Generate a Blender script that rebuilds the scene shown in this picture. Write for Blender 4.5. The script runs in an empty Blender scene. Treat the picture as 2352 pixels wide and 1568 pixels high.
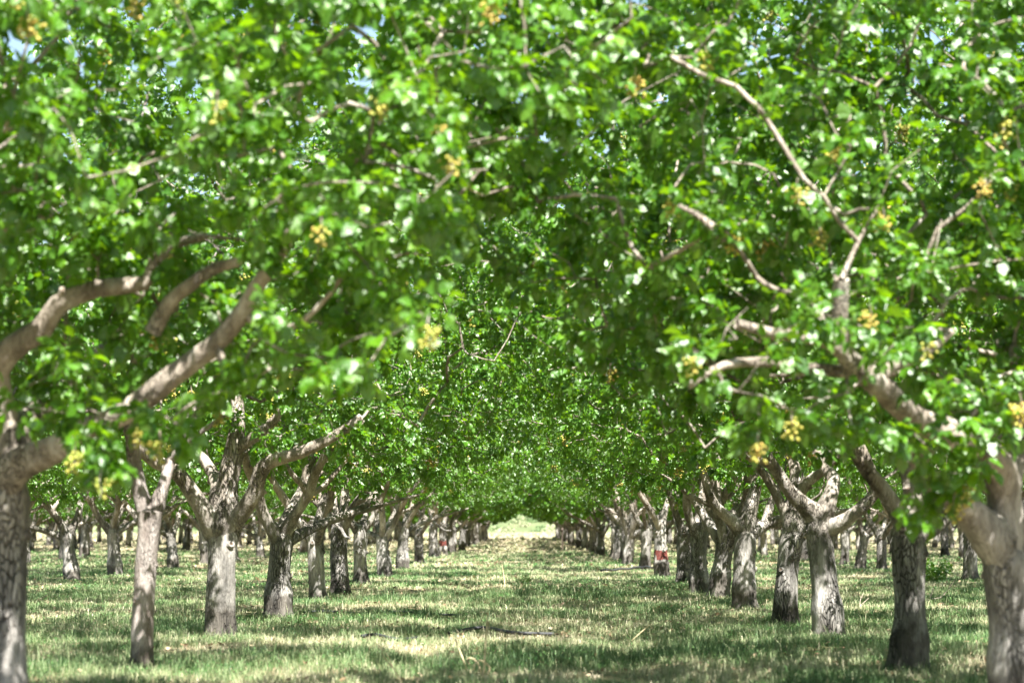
import bpy, math, random, time
import numpy as np
from mathutils import Vector, noise as mnoise
T0 = time.time()
SC = bpy.context.scene
COL = SC.collection
rng = np.random.default_rng(7)
R = math.radians

# ------------------------------------------------------------------ camera frame of reference
F, VX, HY, CAMZ = 6450.0, 1200.0, 1205.0, 1.25     # focal length in px of a 2352 px wide picture, vanishing point, eye height
def P(px, py, D):
    return np.array([(px - VX) / F * D, D, CAMZ + (HY - py) / F * D])

# ------------------------------------------------------------------ ground height
def gz(x, y):
    x = np.asarray(x, float); y = np.asarray(y, float)
    h = 0.025*np.sin(x*0.9+1.3)*np.sin(y*0.41) + 0.02*np.sin(x*2.1+y*0.7) + 0.012*np.sin(x*4.3-y*1.9)
    t = np.clip((y-430)/150, 0, 1)
    return h + 3.3*t*t*(3-2*t) - 0.05*np.exp(-((np.abs(x)-1.0)/0.25)**2)

# ------------------------------------------------------------------ mesh helpers
def build_mesh(name, V, tris=None, quads=None, mats=(), smooth=True, attrs=None, mat_t=None, mat_q=None):
    V = np.asarray(V, dtype=np.float32)
    nt = 0 if tris is None else len(tris); nq = 0 if quads is None else len(quads)
    idx = []
    if nt: idx.append(np.asarray(tris, dtype=np.int32).ravel())
    if nq: idx.append(np.asarray(quads, dtype=np.int32).ravel())
    idx = np.concatenate(idx)
    starts = np.concatenate([np.arange(nt)*3, nt*3 + np.arange(nq)*4]).astype(np.int32)
    me = bpy.data.meshes.new(name)
    me.vertices.add(len(V)); me.vertices.foreach_set('co', V.ravel())
    me.loops.add(len(idx)); me.loops.foreach_set('vertex_index', idx)
    me.polygons.add(nt+nq); me.polygons.foreach_set('loop_start', starts)
    for m in mats: me.materials.append(m)
    if mat_t is not None or mat_q is not None:
        a = np.zeros(nt+nq, dtype=np.int32)
        if mat_t is not None: a[:nt] = mat_t
        if mat_q is not None: a[nt:] = mat_q
        me.polygons.foreach_set('material_index', a)
    me.update(calc_edges=True)
    me.polygons.foreach_set('use_smooth', np.full(nt+nq, smooth, dtype=bool))
    for k, v in (attrs or {}).items():
        at = me.attributes.new(k, 'FLOAT', 'POINT'); at.data.foreach_set('value', np.asarray(v, dtype=np.float32))
    return me

def link(name, me, parent=None, loc=None, rz=0, sc=1):
    o = bpy.data.objects.new(name, me); COL.objects.link(o)
    if parent is not None: o.parent = parent
    if loc is not None: o.location = loc
    o.rotation_euler = (0, 0, rz)
    if sc != 1: o.scale = (sc, sc, sc)
    return o
def tag(o, label=None, cat=None, group=None, kind=None):
    for k, v in (('label', label), ('category', cat), ('group', group), ('kind', kind)):
        if v: o[k] = v
    return o

class Geo:
    """collects tubes and other pieces into one mesh"""
    def __init__(s): s.V=[]; s.Q=[]; s.T=[]; s.mq=[]; s.mt=[]; s.n=0
    def add(s, V, Q=None, T=None, m=0):
        s.V.append(V)
        if Q is not None and len(Q): s.Q.append(np.asarray(Q)+s.n); s.mq.append(np.full(len(Q), m))
        if T is not None and len(T): s.T.append(np.asarray(T)+s.n); s.mt.append(np.full(len(T), m))
        s.n += len(V)
    def mesh(s, name, mats, smooth=True):
        return build_mesh(name, np.concatenate(s.V), np.concatenate(s.T) if s.T else None, np.concatenate(s.Q) if s.Q else None,
                          mats, smooth, None, np.concatenate(s.mt) if s.mt else None, np.concatenate(s.mq) if s.mq else None)

def norm(v): 
    v = np.asarray(v, float); return v/(np.linalg.norm(v, axis=-1, keepdims=True)+1e-12)

def tube(g, pts, rad, k=8, m=0, cap=True, cap_m=None, bump=0.0, seed=0.0, lobes=0.0):
    pts = np.asarray(pts, float); rad = np.asarray(rad, float); n = len(pts)
    tan = np.gradient(pts, axis=0); tan = norm(tan)
    a = np.array([1., 0, 0]) if abs(tan[0][0]) < .8 else np.array([0, 1., 0])
    N = np.zeros((n, 3)); b = norm(np.cross(tan[0], a)); N[0] = norm(np.cross(b, tan[0]))
    for i in range(1, n):
        v = N[i-1] - tan[i]*np.dot(N[i-1], tan[i]); N[i] = v/(np.linalg.norm(v)+1e-9)
    B = np.cross(tan, N)
    th = np.arange(k)*2*np.pi/k
    rr = rad[:, None]*np.ones(k)
    if bump:
        L = np.concatenate([[0], np.cumsum(np.linalg.norm(np.diff(pts, axis=0), axis=1))])[:, None]
        rr = rr*(1 + bump*(np.sin(3*th+L*2.3+seed)*.5 + np.sin(2*th-L*5.1+seed*2)*.5 + .45*np.sin(7*th+L*9+seed)+.5*np.sin(L*7+seed*3)))
    if lobes:
        L = np.linspace(0, 1, n)[:, None]
        rr = rr*(1 + lobes*np.exp(-L*9)*np.sin(5*th+seed))
    V = pts[:, None, :] + rr[:, :, None]*(np.cos(th)[None, :, None]*N[:, None, :] + np.sin(th)[None, :, None]*B[:, None, :])
    V = V.reshape(-1, 3)
    i = np.arange(n-1)[:, None]*k; j = np.arange(k)[None, :]; j2 = (j+1) % k
    Q = np.stack([i+j, i+j2, i+k+j2, i+k+j], -1).reshape(-1, 4)
    g.add(V, Q, m=m)
    if cap:
        c = g.n; tip = pts[-1] + tan[-1]*rad[-1]*(.25 if cap_m is None else -.1)
        ring = V[-k:]
        if cap_m is None:
            g.add(np.vstack([ring, tip]), T=np.array([[q, (q+1) % k, k] for q in range(k)]), m=m)
        else:    # a pruned stub: raised lip, pale wood, dark heart
            inn = tip + (ring-pts[-1])*.62; inn2 = tip + (ring-pts[-1])*.4 - tan[-1]*rad[-1]*.15
            T = [[2*k+q, 2*k+(q+1) % k, 3*k] for q in range(k)]
            Q1 = [[q, (q+1) % k, k+(q+1) % k, k+q] for q in range(k)]
            Q2 = [[k+q, k+(q+1) % k, 2*k+(q+1) % k, 2*k+q] for q in range(k)]
            VV = np.vstack([ring, inn, inn2, tip-tan[-1]*rad[-1]*.3])
            g.add(VV, Q=Q1, m=m); g.add(VV, Q=Q2, T=T, m=cap_m)

def spline(pts, step):
    """Catmull-Rom through pts (any columns), resampled about every STEP"""
    p = np.asarray(pts, float)
    q = np.vstack([2*p[0]-p[1], p, 2*p[-1]-p[-2]])
    out = []
    for i in range(1, len(q)-2):
        n = max(2, int(np.linalg.norm((q[i+1]-q[i])[:3])/step))
        t = np.linspace(0, 1, n, endpoint=False)[:, None]
        out.append(.5*((2*q[i]) + (-q[i-1]+q[i+1])*t + (2*q[i-1]-5*q[i]+4*q[i+1]-q[i+2])*t*t + (-q[i-1]+3*q[i]-3*q[i+1]+q[i+2])*t**3))
    out.append(q[-2][None, :])
    return np.vstack(out)

# ------------------------------------------------------------------ materials
def mat(name):
    m = bpy.data.materials.new(name); m.use_nodes = True
    nt = m.node_tree; nt.nodes.clear()
    return m, nt.nodes, nt.links
def nd(N, t, **kw):
    n = N.new(t)
    for k, v in kw.items():
        if k in n.inputs: n.inputs[k].default_value = v
        else: setattr(n, k, v)
    return n
def ramp(N, stops, interp='LINEAR'):
    r = N.new('ShaderNodeValToRGB'); r.color_ramp.interpolation = interp
    e = r.color_ramp.elements
    while len(e) < len(stops): e.new(.5)
    for el, (p, c) in zip(e, stops): el.position = p; el.color = (*c, 1)
    return r

def leaf_material(name, dark, light, under, trans, rough=.33, spec=.5, tfac=.36):
    m, N, L = mat(name)
    out = nd(N, 'ShaderNodeOutputMaterial')
    at = nd(N, 'ShaderNodeAttribute', attribute_name='tone')
    oi = nd(N, 'ShaderNodeObjectInfo')
    add = nd(N, 'ShaderNodeMath', operation='MULTIPLY_ADD'); L.new(oi.outputs['Random'], add.inputs[0]); add.inputs[1].default_value = .3
    L.new(at.outputs['Fac'], add.inputs[2])
    r = ramp(N, [(0, dark), (.75, light), (1.0, tuple(c*k for c, k in zip(light, (1.7, 1.25, .9)))) ]); L.new(add.outputs[0], r.inputs[0])
    geo = nd(N, 'ShaderNodeNewGeometry')
    mx = nd(N, 'ShaderNodeMixRGB'); L.new(geo.outputs['Backfacing'], mx.inputs[0]); L.new(r.outputs[0], mx.inputs[1]); mx.inputs[2].default_value = (*under, 1)
    pb = nd(N, 'ShaderNodeBsdfPrincipled', Roughness=rough); L.new(mx.outputs[0], pb.inputs['Base Color'])
    pb.inputs['Specular IOR Level'].default_value = spec
    nz = nd(N, 'ShaderNodeTexNoise', Scale=38.0); nz.inputs['Detail'].default_value = 1
    tc = nd(N, 'ShaderNodeTexCoord'); L.new(tc.outputs['Object'], nz.inputs['Vector'])
    bp = nd(N, 'ShaderNodeBump', Strength=.8, Distance=.012); L.new(nz.outputs[0], bp.inputs['Height']); L.new(bp.outputs[0], pb.inputs['Normal'])
    tr = nd(N, 'ShaderNodeBsdfTranslucent')
    r2 = ramp(N, [(0, tuple(c*.6 for c in trans)), (1, trans)]); L.new(add.outputs[0], r2.inputs[0]); L.new(r2.outputs[0], tr.inputs[0])
    ms = nd(N, 'ShaderNodeMixShader'); ms.inputs[0].default_value = tfac
    L.new(pb.outputs[0], ms.inputs[1]); L.new(tr.outputs[0], ms.inputs[2]); L.new(ms.outputs[0], out.inputs[0])
    return m

def bark_material(name, c_dark, c_mid, c_light, crack=1.0, base_dark=True, scale=1.0, upper=None):
    m, N, L = mat(name)
    out = nd(N, 'ShaderNodeOutputMaterial')
    tc = nd(N, 'ShaderNodeTexCoord')
    oi = nd(N, 'ShaderNodeObjectInfo')
    off = nd(N, 'ShaderNodeVectorMath', operation='MULTIPLY_ADD')
    cmb = nd(N, 'ShaderNodeCombineXYZ')
    for i in range(3): L.new(oi.outputs['Random'], cmb.inputs[i])
    L.new(cmb.outputs[0], off.inputs[0]); off.inputs[1].default_value = (17, 23, 31); L.new(tc.outputs['Object'], off.inputs[2])
    mp = nd(N, 'ShaderNodeMapping'); mp.inputs['Scale'].default_value = (scale, scale, scale*.26); L.new(off.outputs[0], mp.inputs[0])
    n1 = nd(N, 'ShaderNodeTexNoise', Scale=7.0); n1.inputs['Detail'].default_value = 5; n1.inputs['Roughness'].default_value = .65; L.new(mp.outputs[0], n1.inputs['Vector'])
    r1 = ramp(N, [(.32, c_dark), (.48, c_mid), (.68, c_light)]); L.new(n1.outputs[0], r1.inputs[0])
    # fissures
    nw = nd(N, 'ShaderNodeTexNoise', Scale=9.0); L.new(mp.outputs[0], nw.inputs['Vector'])
    wv = nd(N, 'ShaderNodeMixRGB', blend_type='ADD'); wv.inputs[0].default_value = .16; L.new(mp.outputs[0], wv.inputs[1]); L.new(nw.outputs['Color'], wv.inputs[2])
    vo = nd(N, 'ShaderNodeTexVoronoi', feature='DISTANCE_TO_EDGE', Scale=34.0); L.new(wv.outputs[0], vo.inputs['Vector'])
    rc = ramp(N, [(0.0, (0, 0, 0)), (.13, (1, 1, 1))]); L.new(vo.outputs['Distance'], rc.inputs[0])
    n3 = nd(N, 'ShaderNodeTexNoise', Scale=2.6); n3.inputs['Detail'].default_value = 2; L.new(mp.outputs[0], n3.inputs['Vector'])
    r3 = ramp(N, [(.40, (0, 0, 0)), (.56, (1, 1, 1))]); L.new(n3.outputs[0], r3.inputs[0])
    ck = nd(N, 'ShaderNodeMath', operation='MAXIMUM'); L.new(rc.outputs[0], ck.inputs[0]); L.new(r3.outputs[0], ck.inputs[1])
    mul = nd(N, 'ShaderNodeMixRGB', blend_type='MULTIPLY'); mul.inputs[0].default_value = .85*crack; L.new(r1.outputs[0], mul.inputs[1]); L.new(ck.outputs[0], mul.inputs[2])
    # speckle
    n4 = nd(N, 'ShaderNodeTexNoise', Scale=70.0); n4.inputs['Detail'].default_value = 2; L.new(mp.outputs[0], n4.inputs['Vector'])
    r4 = ramp(N, [(.33, (.45, .42, .4)), (.5, (1, 1, 1))]); L.new(n4.outputs[0], r4.inputs[0])
    mu2 = nd(N, 'ShaderNodeMixRGB', blend_type='MULTIPLY'); mu2.inputs[0].default_value = .6; L.new(mul.outputs[0], mu2.inputs[1]); L.new(r4.outputs[0], mu2.inputs[2])
    last = mu2
    if upper:
        sz_ = nd(N, 'ShaderNodeSeparateXYZ'); L.new(tc.outputs['Object'], sz_.inputs[0])
        nh = nd(N, 'ShaderNodeTexNoise', Scale=4.0); L.new(tc.outputs['Object'], nh.inputs['Vector'])
        hh = nd(N, 'ShaderNodeMath', operation='MULTIPLY_ADD'); L.new(nh.outputs[0], hh.inputs[0]); hh.inputs[1].default_value = .9; L.new(sz_.outputs[2], hh.inputs[2])
        hm = nd(N, 'ShaderNodeMapRange'); L.new(hh.outputs[0], hm.inputs[0]); hm.inputs[1].default_value = 1.35; hm.inputs[2].default_value = 2.35
        ru = ramp(N, [(.32, upper[0]), (.5, upper[1]), (.7, upper[2])]); L.new(n1.outputs[0], ru.inputs[0])
        mf = nd(N, 'ShaderNodeMapRange'); L.new(hm.outputs[0], mf.inputs[0]); mf.inputs[3].default_value = .72; mf.inputs[4].default_value = .3; L.new(mf.outputs[0], mul.inputs[0])
        mxu = nd(N, 'ShaderNodeMixRGB'); L.new(hm.outputs[0], mxu.inputs[0]); L.new(r1.outputs[0], mxu.inputs[1]); L.new(ru.outputs[0], mxu.inputs[2]); L.new(mxu.outputs[0], mul.inputs[1])
    if base_dark:   # darker rootstock below the graft
        sx = nd(N, 'ShaderNodeSeparateXYZ'); L.new(tc.outputs['Object'], sx.inputs[0])
        n5 = nd(N, 'ShaderNodeTexNoise', Scale=5.0); L.new(off.outputs[0], n5.inputs['Vector'])
        ad = nd(N, 'ShaderNodeMath', operation='MULTIPLY_ADD'); L.new(n5.outputs[0], ad.inputs[0]); ad.inputs[1].default_value = -.5; L.new(sx.outputs[2], ad.inputs[2])
        a2 = nd(N, 'ShaderNodeMath', operation='MULTIPLY_ADD'); L.new(oi.outputs['Random'], a2.inputs[0]); a2.inputs[1].default_value = -.28; L.new(ad.outputs[0], a2.inputs[2])
        rb = ramp(N, [(0.0, (.36, .34, .32)), (.12, (1, 1, 1))])
        a3 = nd(N, 'ShaderNodeMath', operation='ADD'); L.new(a2.outputs[0], a3.inputs[0]); a3.inputs[1].default_value = .16
        L.new(a3.outputs[0], rb.inputs[0])
        m3 = nd(N, 'ShaderNodeMixRGB', blend_type='MULTIPLY'); m3.inputs[0].default_value = 1; L.new(last.outputs[0], m3.inputs[1]); L.new(rb.outputs[0], m3.inputs[2]); last = m3
    pb = nd(N, 'ShaderNodeBsdfPrincipled', Roughness=.85); L.new(last.outputs[0], pb.inputs['Base Color']); pb.inputs['Specular IOR Level'].default_value = .25
    hs = nd(N, 'ShaderNodeMath', operation='MULTIPLY_ADD'); L.new(n4.outputs[0], hs.inputs[0]); hs.inputs[1].default_value = .25; L.new(ck.outputs[0], hs.inputs[2])
    h2 = nd(N, 'ShaderNodeMath', operation='ADD'); L.new(hs.outputs[0], h2.inputs[0]); L.new(n1.outputs[0], h2.inputs[1])
    bp = nd(N, 'ShaderNodeBump', Strength=1.0, Distance=.035); L.new(h2.outputs[0], bp.inputs['Height']); L.new(bp.outputs[0], pb.inputs['Normal'])
    L.new(pb.outputs[0], out.inputs[0])
    return m

def plain(name, col, rough=.7, spec=.4, var=.25, scale=30.0, bump=.3, trans=None):
    m, N, L = mat(name)
    out = nd(N, 'ShaderNodeOutputMaterial'); tc = nd(N, 'ShaderNodeTexCoord')
    n = nd(N, 'ShaderNodeTexNoise', Scale=scale); n.inputs['Detail'].default_value = 3; L.new(tc.outputs['Object'], n.inputs['Vector'])
    r = ramp(N, [(.3, tuple(c*(1-var) for c in col)), (.7, tuple(min(1, c*(1+var)) for c in col))]); L.new(n.outputs[0], r.inputs[0])
    pb = nd(N, 'ShaderNodeBsdfPrincipled', Roughness=rough); pb.inputs['Specular IOR Level'].default_value = spec; L.new(r.outputs[0], pb.inputs['Base Color'])
    bp = nd(N, 'ShaderNodeBump', Strength=bump, Distance=.01); L.new(n.outputs[0], bp.inputs['Height']); L.new(bp.outputs[0], pb.inputs['Normal'])
    L.new(pb.outputs[0], out.inputs[0])
    return m

def blade_material(name, stops, tfac=.3, rough=.55):
    m, N, L = mat(name)
    out = nd(N, 'ShaderNodeOutputMaterial')
    at = nd(N, 'ShaderNodeAttribute', attribute_name='tone')
    r = ramp(N, stops); L.new(at.outputs['Fac'], r.inputs[0])
    pb = nd(N, 'ShaderNodeBsdfPrincipled', Roughness=rough); L.new(r.outputs[0], pb.inputs['Base Color']); pb.inputs['Specular IOR Level'].default_value = .35
    tr = nd(N, 'ShaderNodeBsdfTranslucent'); L.new(r.outputs[0], tr.inputs[0])
    ms = nd(N, 'ShaderNodeMixShader'); ms.inputs[0].default_value = tfac
    L.new(pb.outputs[0], ms.inputs[1]); L.new(tr.outputs[0], ms.inputs[2]); L.new(ms.outputs[0], out.inputs[0])
    return m

M_LEAF = leaf_material('leaf_green', (.007, .048, .002), (.062, .175, .003), (.07, .16, .015), (.32, .62, .003), rough=.43, spec=.9, tfac=.34)
M_BARK = bark_material('bark_grey', (.09, .086, .08), (.22, .21, .195), (.46, .44, .41), upper=((.15, .125, .10), (.29, .25, .205), (.47, .435, .385)))
M_TREE = M_BARK
M_LIMB = bark_material('bark_limb', (.16, .125, .095), (.30, .25, .20), (.47, .43, .38), crack=.5, base_dark=False, scale=.9)
M_YOUNG = bark_material('bark_young', (.15, .12, .105), (.27, .235, .215), (.40, .365, .345), crack=.7, scale=1.3)
M_CUT = plain('cut_wood', (.09, .065, .045), rough=.9)
M_RED = plain('red_paint', (.10, .024, .019), rough=.85, var=.6, scale=16)
M_NUT = None
def nut_material():
    m, N, L = mat('nut_husk')
    out = nd(N, 'ShaderNodeOutputMaterial'); at = nd(N, 'ShaderNodeAttribute', attribute_name='tone')
    oi = nd(N, 'ShaderNodeObjectInfo')
    ad = nd(N, 'ShaderNodeMath', operation='MULTIPLY_ADD'); L.new(oi.outputs['Random'], ad.inputs[0]); ad.inputs[1].default_value = .45; L.new(at.outputs['Fac'], ad.inputs[2])
    r = ramp(N, [(0, (.17, .23, .03)), (.5, (.33, .30, .05)), (.85, (.44, .31, .07)), (1, (.48, .25, .09))]); L.new(ad.outputs[0], r.inputs[0])
    pb = nd(N, 'ShaderNodeBsdfPrincipled', Roughness=.45); L.new(r.outputs[0], pb.inputs['Base Color'])
    L.new(pb.outputs[0], out.inputs[0]); return m
M_NUT = nut_material()

# ------------------------------------------------------------------ leaves
def leaf_template(res):
    # x = width, y = length, z = normal
    if res == 'high':
        V = np.array([[0,0,0],[-.30,.22,.06],[0,.24,-.02],[.30,.22,.06],[-.36,.58,.04],[0,.6,-.06],[.36,.58,.04],[0,1.0,-.16]])
        T = np.array([[0,2,1],[0,3,2],[1,2,5],[1,5,4],[2,3,6],[2,6,5],[4,5,7],[5,6,7]])
    elif res == 'mid':
        V = np.array([[0,0,0],[-.34,.45,.07],[0,.45,-.04],[.34,.45,.07],[0,1.0,-.14]])
        T = np.array([[0,2,1],[0,3,2],[1,2,4],[2,3,4]])
    else:
        V = np.array([[0,0,0],[-.36,.5,.06],[.36,.5,.06],[0,1.0,-.12]])
        T = np.array([[0,2,1],[1,2,3]])
    return V, T

def rnd_unit(n, r):
    v = r.normal(size=(n, 3)); return norm(v)

def leaves_mesh(name, shoots, res, r, per=15, size=.082, quint=.35):
    """shoots: array (n, 7): base xyz, tip xyz, weight"""
    S = np.asarray(shoots)
    cnt = r.poisson(per*S[:, 6]); si = np.repeat(np.arange(len(S)), cnt); n = len(si)
    t = r.random(n)**.75
    a, b = S[si, :3], S[si, 3:6]
    ax = norm(b-a)
    o = a + (b-a)*t[:, None]*1.05
    q = norm(np.cross(ax, rnd_unit(n, r)) + ax*.55 + r.normal(size=(n, 3))*.15 + np.array([0, 0, -.5])*r.random(n)[:, None])
    petl = r.uniform(.03, .09, n)
    o = o + q*petl[:, None]
    up = norm(np.array([0, 0, 1.]) + r.normal(size=(n, 3))*.5)
    w = norm(np.cross(q, up)); nr = norm(np.cross(w, q))
    pos, dr, nn, sz, tone = [], [], [], [], []
    ctone = r.random(n)*.6
    def addl(mask, along, ang, s):
        k = mask.sum()
        d = norm(q[mask]*math.cos(ang) + w[mask]*math.sin(ang) + r.normal(size=(k, 3))*.22 + np.array([0, 0, -.55]))
        pos.append(o[mask] + q[mask]*along); dr.append(d)
        nn.append(norm(nr[mask] + r.normal(size=(k, 3))*.55)); sz.append(size*s*r.uniform(.6, 1.28, k)); tone.append(ctone[mask]+r.random(k)*.15)
    al = np.ones(n, bool)
    addl(al, .055, 0, 1.08)
    if res != 'low':
        addl(al, .03, R(62), .85); addl(al, .03, -R(62), .85)
        m5 = r.random(n) < quint
        addl(m5, -.01, R(80), .65); addl(m5, -.01, -R(80), .65)
    pos = np.vstack(pos); dr = np.vstack(dr); nn = np.vstack(nn); sz = np.concatenate(sz); tone = np.concatenate(tone)
    wd = norm(np.cross(dr, nn)); nn = np.cross(wd, dr)
    V0, T0_ = leaf_template(res); k = len(V0); m = len(pos)
    curl = r.uniform(.2, 2.6, m)
    wsc = r.uniform(.85, 1.15, m)
    V = pos[:, None, :] + sz[:, None, None]*(V0[None, :, 0, None]*wd[:, None, :]*wsc[:, None, None] + V0[None, :, 1, None]*dr[:, None, :] + V0[None, :, 2, None]*nn[:, None, :]*curl[:, None, None])
    V = V.reshape(-1, 3)
    T = (T0_[None]+ (np.arange(m)*k)[:, None, None]).reshape(-1, 3)
    return build_mesh(name, V, tris=T, mats=[M_LEAF], smooth=True, attrs={'tone': np.repeat(tone, k)})

# nuts
def nut_cluster_mesh(name, seed, n=30):
    r = np.random.default_rng(seed)
    import bmesh
    bm = bmesh.new(); bmesh.ops.create_icosphere(bm, subdivisions=1, radius=1)
    BV = np.array([v.co[:] for v in bm.verts]); BT = np.array([[v.index for v in f.verts] for f in bm.faces]); bm.free()
    g = Geo(); tones = []
    stem = spline([[0, 0, .02], [.01, 0, -.03], [0, .01, -.07], [.01, .01, -.10]], .02)
    tube(g, stem, np.linspace(.003, .0015, len(stem)), 4, m=1); nstem = g.n; tones.append(np.zeros(nstem))
    for i in range(n):
        t = r.random(); c = np.array([0, 0, -.02-.085*t]); d = rnd_unit(1, r)[0]; d[2] *= .5; rad = (.052*(1-.35*t)+.01)*r.uniform(.3, 1)
        c = c + d*rad
        A = norm(d+np.array([0, 0, -.6])); U = norm(np.cross(A, [.3, .5, .1])); W = np.cross(A, U)
        s = r.uniform(.85, 1.15)
        V = c + (BV[:, :1]*U*.0072 + BV[:, 1:2]*W*.0072 + BV[:, 2:]*A*.0105)*s
        g.add(V, T=BT, m=0); tones.append(np.full(len(V), r.random()*.5))
    me = g.mesh(name, [M_NUT, M_LIMB])
    at = me.attributes.new('tone', 'FLOAT', 'POINT'); at.data.foreach_set('value', np.concatenate(tones).astype(np.float32))
    return me
NUTS = [nut_cluster_mesh('nut_cluster', 50+i, n) for i, n in enumerate((26, 34, 42))]

# ------------------------------------------------------------------ trees
def limb_paths_generic(r, top, n=None, rad0=.085, reach=1.9):
    """random scaffold limbs from the crotch TOP; list of (points, radii, parent or None)"""
    n = n or int(r.integers(3, 5)); out = []; a0 = r.uniform(0, 2*np.pi)
    for i in range(n):
        a = a0 + i*2*np.pi/n + r.uniform(-.35, .35)
        el = R(r.uniform(38, 62)) if i else R(r.uniform(55, 74))
        L = reach*r.uniform(.8, 1.15); r0 = rad0*r.uniform(.8, 1.15)
        p = np.array(top)+np.array([0, 0, r.uniform(-.24, -.1)]); d = np.array([math.cos(a)*math.cos(el), math.sin(a)*math.cos(el), math.sin(el)])
        pts = [p]
        for s in range(5):
            d = norm(d + r.normal(size=3)*.16 + np.array([0, 0, .05 if s < 3 else -.07])); p = p + d*L/5; pts.append(p)
        out.append((np.array(pts), np.linspace(r0, r0*.52, 6), None))
        for c in range(int(r.integers(2, 4))):       # secondary limbs
            s = int(r.integers(2, 5)); q = pts[s]; dd = norm(norm(pts[s]-pts[s-1]) + r.normal(size=3)*.55 + np.array([0, 0, .15]))
            qq = [q]; Lc = L*r.uniform(.35, .6)
            for u in range(4):
                dd = norm(dd + r.normal(size=3)*.2+np.array([0, 0, .05])); q = q+dd*Lc/4; qq.append(q)
            rr = r0*(1-.48*s/5)*.68
            out.append((np.array(qq), np.linspace(rr, rr*.45, 5), len(out)-1-c if c == 0 else (len(out)-1-c)))
    return out

def make_tree_data(key, seed, height=1.3, r_trunk=.165, lean=(0, 0), limbs=None, crown=(3.1, 2.7, 5.6), zlow=1.95, n_shoots=520, res='mid',
                   per=15, size=.082, young=False, n_nuts=12, extra_targets=None, center=(0, 0), sides=18, bare=.12, reach=1.9, rad0=.085, band=None, n_limbs=None, stubs=2, bulge=.5, rise=0, clear=None):
    """returns dict of meshes; coordinates relative to the trunk's foot"""
    r = np.random.default_rng(seed)
    top = np.array([lean[0], lean[1], height])
    # trunk
    g = Geo(); nr = 44
    t = np.linspace(0, 1, nr)
    wob = np.stack([.035*np.sin(t*4+seed)*t*(1.4-t), .03*np.sin(t*5+seed*2)*t, 0*t], 1)
    pts = np.stack([lean[0]*t, lean[1]*t, -.12+(height+.12)*t], 1)+wob*(0 if False else 1)
    top = pts[-1].copy()
    z = pts[:, 2]
    rad = r_trunk*(.93 + bulge*np.exp(-np.clip(z, 0, 9)/.16) + .16*np.exp(-((z-.28-.1*r.random())/.13)**2)*(r.random() < .6) + .10*np.clip((t-.6)/.32, 0, 1)**2)
    rad = rad*np.where(t > .85, np.sqrt(np.clip(1-((t-.85)/.17)**2, .05, 1)), 1)
    if young: rad = r_trunk*(1.0 - .1*t + .15*np.exp(-z/.1) + .25*np.clip((t-.8)/.2, 0, 1)**2)
    tube(g, pts, rad, sides+6 if res != 'low' else 10, cap=True, bump=.05, seed=seed*1.7, lobes=.2)
    if res != 'low':
        for s in range(2 if young else 3):    # healed knots on the trunk
            zi = r.uniform(.5, height*.95); ii = int(np.argmin(abs(z-zi))); a = r.uniform(0, 2*np.pi); d = np.array([math.cos(a), math.sin(a), .35])
            c0 = pts[ii]+d*rad[ii]*.72
            tube(g, [c0, c0+d*rad[ii]*.3, c0+d*rad[ii]*.42], [rad[ii]*.38, rad[ii]*.3, rad[ii]*.22], 10, cap_m=1)
    trunk = g.mesh('trunk', [M_YOUNG if young else M_BARK, M_CUT])
    out = {'trunk': trunk, 'limbs': [], 'nuts': [], 'key': key}
    if band:
        gb = Geo(); z0, z1 = band; zz = np.linspace(z0, z1, 9)
        bp_ = np.stack([np.interp(zz, z, pts[:, i]) for i in range(3)], 1); br = np.interp(zz, z, rad)*1.035+.004
        k = sides+6; N_ = 40
        th = np.arange(N_)*2*np.pi/N_
        wav = .02*np.sin(3*th+seed)+.012*np.sin(7*th)+.01*np.sin(13*th+2)
        rows = []
        for j, (pp, rr) in enumerate(zip(bp_, br)):
            e = wav*(1 if j > 4 else -.8)*(abs(j-4)/4)
            bb = rr*(1+.035*(np.sin(3*th+1)*.3))
            rows.append(np.stack([pp[0]+bb*np.cos(th), pp[1]+bb*np.sin(th), pp[2]+e], 1))
        V = np.vstack(rows); i = np.arange(8)[:, None]*N_; j = np.arange(N_)[None]
        gb.add(V, Q=np.stack([i+j, i+(j+1) % N_, i+N_+(j+1) % N_, i+N_+j], -1).reshape(-1, 4))
        out['band'] = gb.mesh('paint_band', [M_RED])
    # limbs
    LP = limbs if limbs is not None else limb_paths_generic(r, top, n_limbs, rad0, reach)
    nodes, nrad, nid, npar = [], [], [], []
    paths = []; root_of = []
    for i, (pt, rr, par) in enumerate(LP):
        if par is None:      # every scaffold limb starts deep inside the trunk
            jb = int(np.argmin(abs(z-(height-.30)))); pt = np.vstack([pts[jb], pt]); rr = np.concatenate([[min(rr[0]*.7, r_trunk*.55)], rr])
        pr = spline(np.column_stack([pt, rr]), .16 if res != 'high' else .11)
        p, ra = pr[:, :3], pr[:, 3].copy()
        root = i if par is None else root_of[par]; root_of.append(root)
        if par is None:
            L = np.concatenate([[0], np.cumsum(np.linalg.norm(np.diff(p, axis=0), axis=1))]); L0_ = L[int(np.argmin(np.linalg.norm(p-pt[1], axis=1)))]; ra = np.minimum(ra*(1+.34*np.exp(-((L-L0_)/.17)**2)), np.where(L < L0_, r_trunk*.8, 9))
        base = len(nodes); prev = -1
        if par is not None:
            prev = int(np.argmin(np.linalg.norm(np.array(nodes)-p[0], axis=1)))
        ids = []
        for q, w in zip(p, ra):
            nodes.append(q); nrad.append(w); nid.append(root); npar.append(prev); prev = len(nodes)-1; ids.append(prev)
        paths.append((ids, True))
    # shoot targets inside the crown
    cx, cy = center; rx, ry, zt = crown; tg = []
    zc = zlow + (zt-zlow)*.42
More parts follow.
